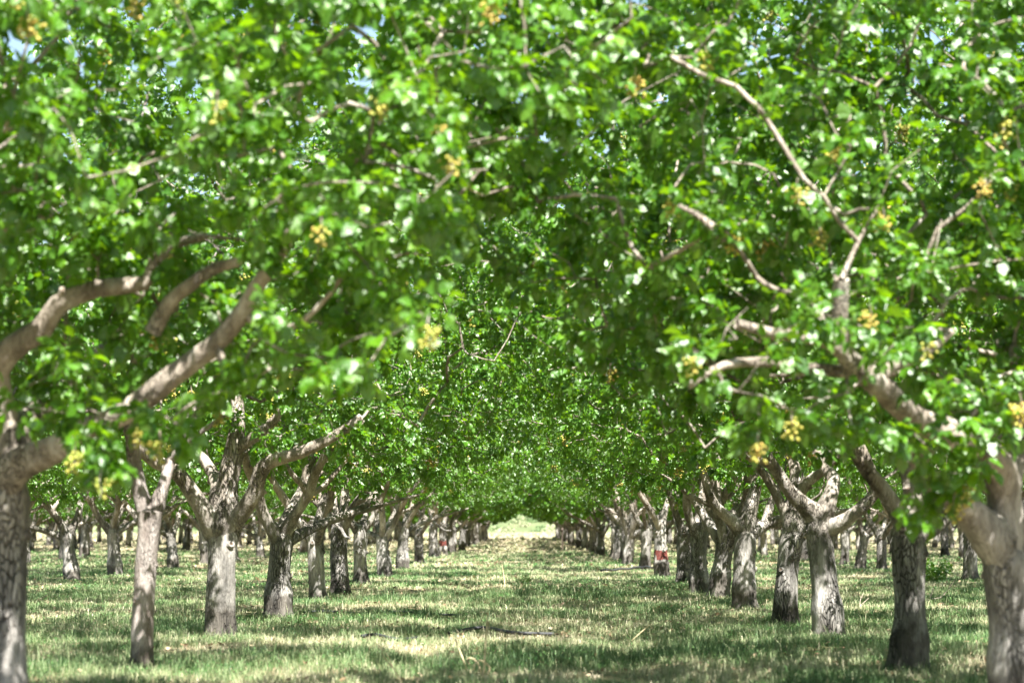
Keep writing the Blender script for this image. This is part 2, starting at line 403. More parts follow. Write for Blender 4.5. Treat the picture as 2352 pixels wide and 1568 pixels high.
    while len(tg) < n_shoots:
        m = 400; u = r.uniform(-1, 1, (m, 3)); rr_ = np.linalg.norm(u, axis=1)
        ok = (rr_ < 1) & (rr_ > .45*r.random(m))
        u = u[ok]
        X = cx+u[:, 0]*rx; Y = cy+u[:, 1]*ry; Zz = zc + np.where(u[:, 2] > 0, u[:, 2]*(zt-zc), u[:, 2]*(zc-zlow)*1.05)
        h = np.array([mnoise.noise(Vector((x*.75+seed*3.1, y*.75, zq*.9))) for x, y, zq in zip(X, Y, Zz)])
        rad_h = np.hypot(X-top[0], Y-top[1])
        lowc = zlow + .35*np.exp(-(rad_h/.9)**2) + .45*np.array([mnoise.noise(Vector((x*.8, y*.8, seed*1.7))) for x, y in zip(X, Y)])
        lowc += rise*np.clip(np.abs(X-top[0])-2.0, 0, 3)
        keep = (h > (-.42 if res == 'high' else -.25)) & (Zz > lowc)
        for li in (clear or []):      # bare stretches where the scaffold limbs stay free of leaves
            lp = np.array(LP[li][0]); lp = lp[:max(2, int(len(lp)*.72))]; lp = spline(lp, .2)
            dd = np.hypot(X[:, None]-lp[None, :, 0], Zz[:, None]-lp[None, :, 2]+.05); ji = dd.argmin(1)
            keep &= ~((dd.min(1) < .27) & (Y < lp[ji, 1]+.2))
        tg.extend(np.stack([X, Y, Zz], 1)[keep].tolist())
    tg = np.array(tg[:n_shoots])
    if extra_targets is not None and len(extra_targets): tg = np.vstack([tg, extra_targets])
    NA = np.zeros((len(nodes)+len(tg)*14, 3)); nn = len(nodes); NA[:nn] = nodes
    d0 = np.min(np.linalg.norm(tg[:, None]-NA[None, :nn], axis=2), axis=1)
    shoots = []
    minr = .0035 if res != 'low' else .006
    usable = np.zeros(len(NA), bool); usable[:nn] = True
    # the crotch itself does not sprout
    usable[:nn] &= (np.array(nodes)[:, 2] > height+.25)
    if not usable.any(): usable[:nn] = True
    for ti in np.argsort(d0):
        tp = tg[ti]
        dv = np.linalg.norm(NA[:nn]-tp, axis=1); cost = dv + .35*np.clip(NA[:nn, 2]-tp[2], 0, 9) + np.where(usable[:nn], 0, 50)
        j = int(np.argmin(cost)); p0 = NA[j]; L = max(.2, dv[j])
        mid = (p0+tp)/2 + r.normal(size=3)*.11*L + np.array([0, 0, .1*L])
        k = int(np.clip(L/.17, 2, 12))
        s = np.linspace(0, 1, k+1)[1:, None]
        pp = (1-s)**2*p0 + 2*s*(1-s)*mid + s*s*tp + r.normal(size=(k, 3))*.018
        ids = [j]; prev = j
        for q in pp:
            NA[nn] = q; usable[nn] = True; nodes.append(q); nrad.append(0); nid.append(nid[j]); npar.append(prev); prev = nn; ids.append(nn); nn += 1
        paths.append((ids, False))
        if r.random() > bare:
            a = pp[max(0, len(pp)-3)] if len(pp) > 2 else p0
            shoots.append([*a, *(tp+(tp-a)*.15), r.uniform(.6, 1.3)])
            if L > .7 and r.random() < .6:
                q = pp[len(pp)//2]; e = q+rnd_unit(1, r)[0]*.16
                shoots.append([*q, *e, .5])
    desc = np.ones(len(nodes))
    for i in range(len(nodes)-1, -1, -1):
        if npar[i] >= 0: desc[npar[i]] += desc[i]*.5 if i < len(d0)*0 else desc[i]
    pipe = minr*np.clip(desc/3, 1, None)**.40
    nodesA = np.array(nodes); RA = np.maximum(np.array(nrad), np.where(np.array(nrad) > 0, 0, pipe))
    RA = np.where(np.array(nrad) > 0, np.maximum(np.array(nrad), np.minimum(pipe, np.array(nrad)*1.1)), np.minimum(RA, .016))
    geos = {}
    for ids, is_limb in paths:
        root = nid[ids[-1]]; gg = geos.setdefault(root, Geo())
        p = nodesA[ids]; ra = RA[ids].copy()
        if not is_limb:
            ra[0] = min(ra[0], ra[1]*1.25)
        if len(p) < 2: continue
        if is_limb:
            tube(gg, p, ra, (14 if res == 'high' else 10) if res != 'low' else 6, bump=.085, seed=seed+root, cap_m=1 if (r.random() < .5) else None)
            if res != 'low':
                for s in range(int(r.integers(0, stubs+1))):     # sawn-off stubs
                    i = int(r.integers(1, max(2, len(p)-2))); d = norm(np.cross(p[min(i+1, len(p)-1)]-p[i-1], rnd_unit(1, r)[0])+norm(p[min(i+1, len(p)-1)]-p[i-1])*.4)
                    rr_ = ra[i]*r.uniform(.35, .6); ln = r.uniform(.5, 1.6)*ra[i]
                    tube(gg, [p[i], p[i]+d*(ra[i]+ln*.4), p[i]+d*(ra[i]+ln)], [rr_*1.3, rr_, rr_*1.02], 9, cap_m=1)
        else:
            tube(gg, p, ra, 5 if res != 'low' else 3, cap=False)
    for root in sorted(geos): out['limbs'].append(geos[root].mesh('limb', [M_YOUNG if young else M_BARK, M_CUT]))
    out['crown'] = leaves_mesh('crown', shoots, res, r, per, size)
    S = np.array(shoots)
    if n_nuts:
        # clusters hang at the outside of the crown
        e = S[:, 3:6]; ex = np.hypot((e[:, 0]-cx)/rx, (e[:, 1]-cy)/ry); sc = .9*np.abs(e[:, 1]-cy)/ry - .35*(e[:, 2]-zlow)/(zt-zlow) + r.random(len(e))*.8
        for i in np.argsort(-sc)[:n_nuts*2:2]:
            out['nuts'].append((e[i] + np.array([0, .09*np.sign(e[i, 1]-cy), -.05]), int(r.integers(0, 3)), r.uniform(0, 6.28), r.uniform(1.05, 1.6) if res == 'high' else r.uniform(1.2, 1.9)))
    return out

def place_tree(data, loc, rz=0, sc=1.0, sz=None, name='pistachio_tree', parts=True, nuts=True, tilt=0):
    """an Empty at the foot of the trunk that parents trunk, limbs, crown and nut clusters"""
    t = bpy.data.objects.new(name, None); COL.objects.link(t); t.location = loc; t.rotation_euler = (rr.normal()*tilt, rr.normal()*tilt, rz)
    t.scale = (sc, sc, sz or sc); t.empty_display_size = .3
    link('trunk', data['trunk'], t)
    if 'band' in data:
        b = link('paint_band', data['band'], t); b['label'] = 'faded red paint band round the trunk'
    for lm in data['limbs']: link('limb', lm, t)
    link('crown', data['crown'], t)
    if nuts:
        for p, k, a, s in data['nuts']: link('nut_cluster', NUTS[k], t, p, a, s)
    return t

def authored(foot, lst):
    """lst: (list of (px, py, D[, r]), r0, r1, parent) -> limb paths relative to FOOT"""
    out = []
    for pts, r0, r1, par in lst:
        A = np.array([P(*q) for q in pts]) - foot
        out.append((A, np.linspace(r0, r1, len(A)), par))
    return out
#@@TREES
def foot_of(px, side, D=None, dx=0.0):
    D = D or 3.25*F/abs(px-VX)
    x = (px-VX)/F*D + dx
    return np.array([x, D, float(gz(x, D))])

hi = dict(res='high', n_shoots=1250, per=15, size=.086)
LT, RT = {}, {}
f = foot_of(15, -1, 17.7)
lm = authored(f, [
  ([(12,1075,17.7),(5,960,17.7),(-12,860,17.6),(25,800,17.5),(95,755,17.4),(130,700,17.3),(220,662,17.2),(330,650,17.1),(350,600,17.1),(400,560,17.1),(470,540,17)], .105, .024, None),
  ([(35,1075,17.6),(120,1035,17.3),(200,988,17.1),(300,940,16.9),(400,860,16.8),(480,800,16.7),(545,730,16.6),(585,660,16.5),(640,580,16.4),(695,480,16.3),(760,400,16.2),(850,340,16.1)], .09, .026, None),
  ([(30,1010,17.7),(100,930,18.2),(160,870,18.7),(260,790,19.2),(400,700,19.6)], .085, .04, None),
  ([(0,1060,17.7),(-120,980,17.9),(-260,860,18.1),(-380,700,18.3)], .1, .05, None),
  ([(350,760,17.0),(390,690,16.9),(440,650,16.8),(490,615,16.7),(540,600,16.6),(600,560,16.5)], .055, .022, 1),
  ([(-12,860,17.6),(-60,760,17.4),(-30,640,17.3),(-10,520,17.1)], .07, .04, 0),
  ([(-10,520,17.1),(60,505,17.0),(105,490,16.9),(75,410,16.8),(60,330,16.7)], .04, .018, 5),
  ([(560,720,16.6),(620,760,16.5),(690,740,16.4),(760,670,16.3)], .028, .014, 1),
  ([(500,790,16.7),(510,830,16.6),(545,845,16.5)], .03, .02, 1),
  ])
low = np.array([P(*q) for q in [(150,960,16.2),(190,1000,16.0),(230,1020,15.9),(240,1060,15.9),(180,930,16.2),(330,960,16.1),(390,970,16),(420,1000,16),(700,900,15),(760,860,15),(820,840,15),(880,780,15),(740,820,15.4),(640,700,15.5),(600,780,15.6),(980,720,14.5),(60,890,17),(130,840,17),(220,860,17.0),(270,900,17)]])-f
TL0 = make_tree_data('L0', 21, height=1.62, r_trunk=.155, limbs=lm, **hi, crown=(4.3, 2.9, 6.9), zlow=1.95, rise=1.0, clear=[0, 1, 4, 5], center=(.7, -.9), extra_targets=low, n_nuts=85, reach=1.9)
LT[0] = (TL0, f)

f = foot_of(328, -1, 24.1)
lm = authored(f, [
  ([(345,1200,24.1),(325,1140,24.1),(312,1080,24.1),(305,1020,24.0),(295,960,23.9),(300,860,23.7),(330,760,23.5)], .075, .035, None),
  ([(350,1195,24.1),(375,1120,24.1),(392,1060,24.2),(420,990,24.3),(470,900,24.4)], .062, .03, None),
  ([(392,1060,24.2),(440,1010,24.0),(520,950,23.8)], .03, .02, 1)])
TL1 = make_tree_data('L0b', 22, height=1.36, r_trunk=.098, lean=(.06, 0), limbs=lm, young=True, res='high', n_shoots=560, per=15, crown=(3.0, 2.5, 6.3), zlow=2.2, n_nuts=6, stubs=1)
LT[1] = (TL1, f)

f = foot_of(510, -1, 30.4)
lm = authored(f, [
  ([(500,1215,30.4),(476,1184,30.3),(439,1126,30.2),(406,1085,30.1),(360,1062,30.0),(320,1030,29.9),(290,985,29.8)], .115, .05, None),
  ([(505,1150,30.4),(500,1113,30.6),(468,1055,30.8),(422,1026,31.0),(370,1000,31.2)], .085, .045, None),
  ([(512,1210,30.4),(520,1150,30.4),(522,1105,30.4),(534,1050,30.4),(543,1000,30.4),(545,930,30.5),(520,850,30.6)], .15, .06, None),
  ([(525,1215,30.4),(560,1170,30.3),(585,1130,30.2),(600,1080,30.1),(630,1056,30.0),(690,1040,29.9),(767,1002,29.8),(830,960,29.7)], .105, .05, None),
  ([(538,1030,30.4),(576,1010,30.3),(634,960,30.2),(670,900,30.1)], .07, .035, 2)])
TL2 = make_tree_data('L1', 23, height=1.26, r_trunk=.165, limbs=lm, res='mid', n_shoots=1080, crown=(4.2, 2.8, 7.5), zlow=1.8, n_nuts=85, bulge=.25, stubs=3)
LT[2] = (TL2, f)

f = foot_of(2322, 1, 18.75)
lm = authored(f, [
  ([(2285,1245,18.7),(2246,1200,18.6),(2208,1160,18.5),(2165,1130,18.3),(2120,1080,18.1),(2090,1020,18)], .12, .05, None),
  ([(2300,1240,18.75),(2302,1150,18.75),(2288,1070,18.6),(2225,1020,18.2),(2160,990,17.9),(2116,970,17.7),(2054,921,17.4),(1993,862,17.1),(1943,815,16.9),(1930,728,16.8),(1935,640,16.7)], .13, .045, None),
  ([(2320,1240,18.8),(2375,1170,18.9),(2440,1090,19.0),(2500,960,19.1)], .12, .06, None),
  ([(2302,1150,18.75),(2330,1060,19.0),(2350,940,19.3),(2330,800,19.6)], .09, .04, 1),
  ([(1943,815,16.9),(1905,785,16.8),(1857,774,16.7),(1767,763,16.5),(1693,742,16.4)], .05, .028, 1),
  ([(2010,880,17.2),(2054,838,17.2),(2116,820,17.3),(2190,760,17.4)], .045, .02, 1),
  ([(1880,780,16.7),(1885,730,16.7),(1870,690,16.7)], .035, .02, 4),
  ([(1993,862,17.1),(1900,850,17.0),(1824,843,16.9),(1767,831,16.8),(1664,839,16.5),(1586,884,16.2)], .042, .022, 1),
  ([(1640,520,16.2),(1600,490,16.2),(1560,470,16.2)], .022, .012, 4)])
low = np.array([P(*q) for q in [(1960,760,16.2),(1900,720,16.2),(1990,700,16.2),(1860,700,16.1),(1800,800,16.0),(1720,700,16.0),(1680,780,15.9),(1640,860,16.0),(1740,860,16.0),(2040,800,16.4),(2100,760,16.6),(1950,900,16.4),(2060,1000,16.8),(2010,960,16.6),(2130,1040,17.0),(2200,1080,17.2),(1600,800,15.9),(2280,920,17),(2230,880,17),(2130,1100,17.2),(2120,1160,17.4),(2100,1180,17.2),(2190,1120,17.2),(2240,1060,17),(2300,980,16.8),(2200,960,16.9),(1900,980,16.6),(1850,960,16.6),(1800,930,16.4),(1740,980,16.3),(2000,1000,16.8),(1950,980,16.8),(2330,900,16.8),(2140,900,16.8),(1700,900,16)]])-f
TR0 = make_tree_data('R0', 31, height=1.15, r_trunk=.15, lean=(-.06, 0), limbs=lm, **hi, crown=(4.2, 2.8, 6.9), zlow=2.0, rise=.8, center=(-.5, .3), extra_targets=low, n_nuts=85)
RT[0] = (TR0, f)

f = foot_of(2080, 1, 23.9)
lm = authored(f, [
  ([(2082,1215,23.9),(2050,1160,23.8),(2018,1115,23.7),(1985,1075,23.6),(1950,1020,23.5)], .09, .045, None),
  ([(2095,1220,23.9),(2130,1215,24),(2165,1190,24.1),(2210,1130,24.2)], .085, .05, None),
  ([(2088,1210,23.9),(2095,1130,24),(2080,1040,24.1),(2100,960,24.2)], .1, .05, None)])
TR1 = make_tree_data('R1', 32, height=1.28, r_trunk=.145, lean=(.03, 0), limbs=lm, res='high', n_shoots=1080, crown=(4.2, 2.8, 7.5), zlow=1.75, n_nuts=85, bulge=.5)
RT[1] = (TR1, f)

f = foot_of(1902, 1, 30.2)
lm = authored(f, [
  ([(1872,1185,30.2),(1845,1160,30.1),(1811,1126,30.0),(1786,1085,29.9),(1748,1031,29.8),(1707,977,29.7),(1680,920,29.6)], .09, .05, None),
  ([(1889,1185,30.2),(1905,1140,30.2),(1914,1101,30.3),(1893,1072,30.4),(1877,1035,30.5),(1880,970,30.6)], .09, .045, None),
  ([(1900,1213,30.2),(1930,1200,30.1),(1970,1172,30.0),(2010,1130,29.9),(2001,1085,29.8),(1976,1027,29.7)], .085, .05, None),
  ([(1768,1068,29.85),(1740,1055,29.7),(1699,1039,29.6),(1657,1006,29.5)], .048, .035, 0)])
TR2 = make_tree_data('R2', 33, height=1.38, r_trunk=.15, lean=(-.10, 0), limbs=lm, res='mid', n_shoots=1080, crown=(4.2, 2.8, 7.5), zlow=1.85, n_nuts=85)
RT[2] = (TR2, f)

f = foot_of(1796, 1, 35.4)
lm = authored(f, [
  ([(1822,1195,35.4),(1825,1140,35.4),(1830,1090,35.4),(1815,1050,35.5),(1800,990,35.6)], .12, .05, None),
  ([(1826,1160,35.4),(1850,1110,35.3),(1885,1085,35.2),(1930,1040,35.1)], .085, .045, None),
  ([(1812,1200,35.4),(1790,1150,35.4),(1755,1090,35.3),(1720,1050,35.2)], .075, .04, None)])
TR3 = make_tree_data('R3', 34, height=1.22, r_trunk=.15, lean=(.12, 0), limbs=lm, res='mid', n_shoots=1080, crown=(4.0, 2.75, 6.9), zlow=1.85, n_nuts=85)
RT[3] = (TR3, f)

f = foot_of(1709, 1, 41.6)
lm = authored(f, [
  ([(1700,1215,41.6),(1672,1188,41.5),(1645,1163,41.4),(1628,1134,41.3),(1616,1085,41.3)], .1, .055, None),
  ([(1712,1212,41.6),(1728,1151,41.6),(1736,1097,41.7),(1725,1040,41.8)], .12, .06, None),
  ([(1725,1225,41.6),(1757,1200,41.7),(1769,1155,41.8),(1800,1100,41.9)], .08, .05, None)])
TR4 = make_tree_data('R4', 35, height=1.2, r_trunk=.165, limbs=lm, res='mid', n_shoots=1080, crown=(4.0, 2.75, 6.9), zlow=1.85, n_nuts=85)
RT[4] = (TR4, f)

GEN = [make_tree_data('G%d' % i, 60+i, height=h, r_trunk=w, lean=ln, res='mid', n_shoots=1080, crown=(4.0, 2.75, zt+1.4), zlow=zl, n_nuts=95, rad0=rl, n_limbs=nl)
       for i, (h, w, ln, zt, zl, rl, nl) in enumerate([(1.22, .16, (.03, 0), 5.4, 1.7, .09, 4), (1.12, .145, (-.05, .04), 5.2, 1.75, .08, 3), (1.32, .175, (0, 0), 5.7, 1.85, .095, 4),
                                                      (1.2, .15, (.10, .02), 5.3, 1.7, .085, 3), (1.05, .16, (-.10, .05), 5.5, 1.75, .09, 5)])]
GENR = make_tree_data('GR', 71, height=1.2, r_trunk=.16, res='mid', n_shoots=700, crown=(4.0, 2.75, 6.9), zlow=1.8, n_nuts=90, band=(.42, .62))
FAR = [make_tree_data('F%d' % i, 80+i, height=h, r_trunk=w, lean=ln, res='low', n_shoots=600, per=40, size=.14, crown=(3.6, 2.5, 6.0), zlow=1.6, n_nuts=0)
       for i, (h, w, ln) in enumerate([(1.2, .16, (.04, 0)), (1.1, .15, (-.08, 0)), (1.3, .17, (0, 0)), (1.18, .155, (.1, .04))])]
print('tree data', round(time.time()-T0, 1))

rr = np.random.default_rng(5)
GRP = 'pistachio trees planted in orchard rows'
ORD = ['first', 'second', 'third', 'fourth', 'fifth', 'sixth', 'seventh', 'eighth', 'ninth', 'tenth', 'eleventh', 'twelfth', 'thirteenth', 'fourteenth', 'fifteenth', 'sixteenth', 'seventeenth', 'eighteenth', 'nineteenth', 'twentieth']
def T(t, label): return tag(t, label, 'tree', GRP)
special = {
 ('L', 0): 'large blurred pistachio tree cut by the left frame edge, thick limb slanting over the aisle',
 ('L', 1): 'slim young pistachio tree with smooth pinkish Y-forked trunk beside the left edge tree',
 ('L', 2): 'stout pistachio tree with four thick limbs, just behind the slim Y-forked young tree',
 ('R', 0): 'large blurred pistachio tree at the right frame edge with massive knobbly limbs',
 ('R', 1): 'pistachio tree with broad flared trunk base, leaf-hidden fork, next to the right edge tree',
 ('R', 2): 'pistachio tree leaning left with wide V of limbs, right of the aisle',
 ('R', 3): 'pistachio tree whose dark-cracked trunk leans right, just behind the wide V tree',
 ('R', 4): 'pistachio tree with a curved pale left limb and round pruning scars, right row',
}
for side, TT in (('L', LT), ('R', RT)):
    for k, (d, ft) in TT.items():
        T(place_tree(d, tuple(ft)), special[(side, k)])
# the two rows beside the aisle, as measured
Lpx = [640, 735, 782, 833, 885, 925, 965, 997, 1018]
Rpx = [1648, 1605, 1565, 1518, 1478, 1440]
n = {'L': 3, 'R': 5}
lastD = {}
gi = 0
for side, pxs in (('L', Lpx), ('R', Rpx)):
    for px in pxs:
        D = 3.25*F/abs(px-VX); x = (px-VX)/F*D
        red = px in (1018, 1518)
        if D < 125:
            data = GENR if red else GEN[gi % 5]
            rz = float(rr.integers(0, 2))*math.pi+rr.normal()*.2
            if red: rz = 0
            gi += 1
        o = T(place_tree(data, (x, D, float(gz(x, D))), rz, rr.uniform(.93, 1.05), rr.uniform(.97, 1.05), nuts=D < 75, tilt=.03),
              ('pistachio tree with red painted band round its trunk, in the row %s of the aisle' % ('left' if side == 'L' else 'right')) if red else
              '%s grey pistachio trunk counted from the camera in the row %s of the aisle' % (ORD[n[side]], 'left' if side == 'L' else 'right'))
        n[side] += 1; lastD[side] = D
for side, s in (('L', -1), ('R', 1)):
    D = lastD[side]+6.2
    while D < 262:
        data = (GEN[int(rr.integers(0, 5))] if D < 110 else FAR[int(rr.integers(0, 4))])
        x = s*3.25+rr.normal()*.12; y = D+rr.normal()*.3
        k = n[side]
        word = 'left' if s < 0 else 'right'
        lb = ('%s grey pistachio trunk counted from the camera in the row %s of the aisle' % (ORD[k], word)) if k < 16 else \
             'small distant pistachio tree near the far end of the row %s of the aisle' % word
        o = T(place_tree(data, (x, y, float(gz(x, y))), float(rr.integers(0, 2))*math.pi+rr.normal()*.2, rr.uniform(.9, 1.08), nuts=False, tilt=.045), lb)
        if k >= 16: o['group'] = 'distant trees at the far end of the row %s of the aisle' % word
        n[side] += 1; D += 6.2
# the outer rows, seen between the trunks
cnt = 0
for row in range(1, 7):
    for s in (-1, 1):
        xr = s*(3.25+6.5*row); word = 'left' if s < 0 else 'right'
        D0 = abs(xr)/.1878
        D = max(18.2, D0 - 9 + rr.uniform(0, 3))
        if row == 1: D = 18.2        # these shade the ground of the aisle
        k = 0
        while D < (262 if row < 4 else 235):
            x = xr+rr.normal()*.15; y = D+rr.normal()*.35
            vis = D > D0-1
            if rr.random() < .04 and row > 1: D += 6.2; continue
            data = GEN[int(rr.integers(0, 5))] if D < 110 else FAR[int(rr.integers(0, 4))]
            rowname = ORD[row]
            if vis and k < 12 and row < 4:
                lb = '%s visible pistachio trunk in the %s row %s of the aisle' % (ORD[k], rowname, word); gp = GRP
            elif vis:
                lb = 'small far-off pistachio tree deep in the %s row %s of the aisle' % (rowname, word); gp = 'far-off trees of the %s row %s of the aisle' % (rowname, word)
            else:
                lb = 'pistachio tree of the %s row %s of the aisle, beside the camera' % (rowname, word); gp = 'trees of the %s row %s beside the camera' % (rowname, word)
            o = place_tree(data, (x, y, float(gz(x, y))), float(rr.integers(0, 2))*math.pi+rr.normal()*.25, rr.uniform(.85, 1.08), nuts=False, tilt=.05)
            tag(o, lb, 'tree', gp)
            if vis: k += 1
            cnt += 1; D += 6.2
print('outer rows', cnt, 'trees in all', sum(1 for o in bpy.data.objects if o.name.startswith('pistachio_tree')), round(time.time()-T0, 1))
#@@GROUND
# ------------------------------------------------------------------ ground sheet
def ground():
    xs = np.concatenate([np.linspace(-900, -60, 15), np.linspace(-52, -10, 22), np.linspace(-9, 9, 73), np.linspace(10, 52, 22), np.linspace(60, 900, 15)])
    ys = np.concatenate([np.linspace(-60, 8, 12), np.linspace(10, 90, 240), np.linspace(92, 300, 105), np.linspace(305, 620, 50), np.linspace(660, 2500, 12)])
    X, Y = np.meshgrid(xs, ys); V = np.stack([X, Y, gz(X, Y)], -1).reshape(-1, 3)
    nx = len(xs); i = np.arange(len(ys)-1)[:, None]*nx; j = np.arange(nx-1)[None]
    Q = np.stack([i+j, i+j+1, i+nx+j+1, i+nx+j], -1).reshape(-1, 4)
    m, N, L = mat('orchard_soil')
    out = nd(N, 'ShaderNodeOutputMaterial'); tc = nd(N, 'ShaderNodeTexCoord')
    n1 = nd(N, 'ShaderNodeTexNoise', Scale=.55); n1.inputs['Detail'].default_value = 7; n1.inputs['Roughness'].default_value = .7; L.new(tc.outputs['Object'], n1.inputs['Vector'])
    r1 = ramp(N, [(.36, (.11, .12, .055)), (.5, (.19, .17, .10)), (.64, (.30, .24, .17))]); L.new(n1.outputs[0], r1.inputs[0])
    n2 = nd(N, 'ShaderNodeTexNoise', Scale=14.0); n2.inputs['Detail'].default_value = 6; n2.inputs['Roughness'].default_value = .75; L.new(tc.outputs['Object'], n2.inputs['Vector'])
    r2 = ramp(N, [(.3, (.45, .42, .38)), (.62, (1.15, 1.12, 1.08))]); L.new(n2.outputs[0], r2.inputs[0])
    mu = nd(N, 'ShaderNodeMixRGB', blend_type='MULTIPLY'); mu.inputs[0].default_value = 1; L.new(r1.outputs[0], mu.inputs[1]); L.new(r2.outputs[0], mu.inputs[2])
    # far ground: dry straw, then a pale green bank
    sx = nd(N, 'ShaderNodeSeparateXYZ'); L.new(tc.outputs['Object'], sx.inputs[0])
    mr = nd(N, 'ShaderNodeMapRange'); L.new(sx.outputs[1], mr.inputs[0]); mr.inputs[1].default_value = 85; mr.inputs[2].default_value = 150
    nf = nd(N, 'ShaderNodeTexNoise', Scale=.12); nf.inputs['Detail'].default_value = 8; nf.inputs['Roughness'].default_value = .7; L.new(tc.outputs['Object'], nf.inputs['Vector'])
    rf = ramp(N, [(.38, (.15, .18, .07)), (.5, (.25, .205, .13)), (.62, (.32, .26, .18))]); L.new(nf.outputs[0], rf.inputs[0])
    m1 = nd(N, 'ShaderNodeMixRGB'); L.new(mr.outputs[0], m1.inputs[0]); L.new(mu.outputs[0], m1.inputs[1]); L.new(rf.outputs[0], m1.inputs[2])
    mr2 = nd(N, 'ShaderNodeMapRange'); L.new(sx.outputs[1], mr2.inputs[0]); mr2.inputs[1].default_value = 415; mr2.inputs[2].default_value = 450
    rg = ramp(N, [(.35, (.06, .09, .03)), (.65, (.16, .18, .09))]); L.new(nf.outputs[0], rg.inputs[0])
    m2 = nd(N, 'ShaderNodeMixRGB'); L.new(mr2.outputs[0], m2.inputs[0]); L.new(m1.outputs[0], m2.inputs[1]); L.new(rg.outputs[0], m2.inputs[2])
    pb = nd(N, 'ShaderNodeBsdfPrincipled', Roughness=.95); L.new(m2.outputs[0], pb.inputs['Base Color']); pb.inputs['Specular IOR Level'].default_value = .15
    bp = nd(N, 'ShaderNodeBump', Strength=.7, Distance=.04); L.new(n2.outputs[0], bp.inputs['Height']); L.new(bp.outputs[0], pb.inputs['Normal'])
    L.new(pb.outputs[0], out.inputs[0])
    o = link('ground', build_mesh('ground', V, quads=Q, mats=[m])); tag(o, kind='structure')
ground()

# ------------------------------------------------------------------ grass and weeds: real blades
M_GRASS = blade_material('grass_blade', [(0, (.05, .105, .04)), (.3, (.16, .245, .10)), (.54, (.31, .35, .19)), (.8, (.47, .44, .30)), (1, (.60, .53, .39))])
M_WEED = blade_material('weed_leaf', [(0, (.035, .10, .03)), (.6, (.075, .19, .05)), (1, (.16, .29, .09))], tfac=.3, rough=.45)
def patch_noise(x, y, sx, sy, seed, oct=2):
    v = np.zeros(len(x)); a = 1; r = np.random.default_rng(seed)
    for o in range(oct*3):
        th = r.uniform(0, np.pi*2); k = r.uniform(.6, 1.6)*(1.7**(o//2)); ph = r.uniform(0, 6.28)
        v += np.sin((x/sx*math.cos(th)+y/sy*math.sin(th))*k*2.2+ph+1.3*np.sin(y/sy*k+ph*2))/(1+.4*o)
    return v/2.2
def scatter_xy(r, D0, D1, dens, gx=None):
    area = .1878*(D1**2-D0**2)+(D1-D0)*1.2
    n = int(area*dens); y = np.sqrt(r.random(n)*(D1**2-D0**2)+D0**2); x = r.uniform(-1, 1, n)*(.1878*y+.6)
    return x, y
FEET = [tuple(o.location) for o in bpy.data.objects if o.name.startswith('pistachio_tree') and o.location.y < 90]
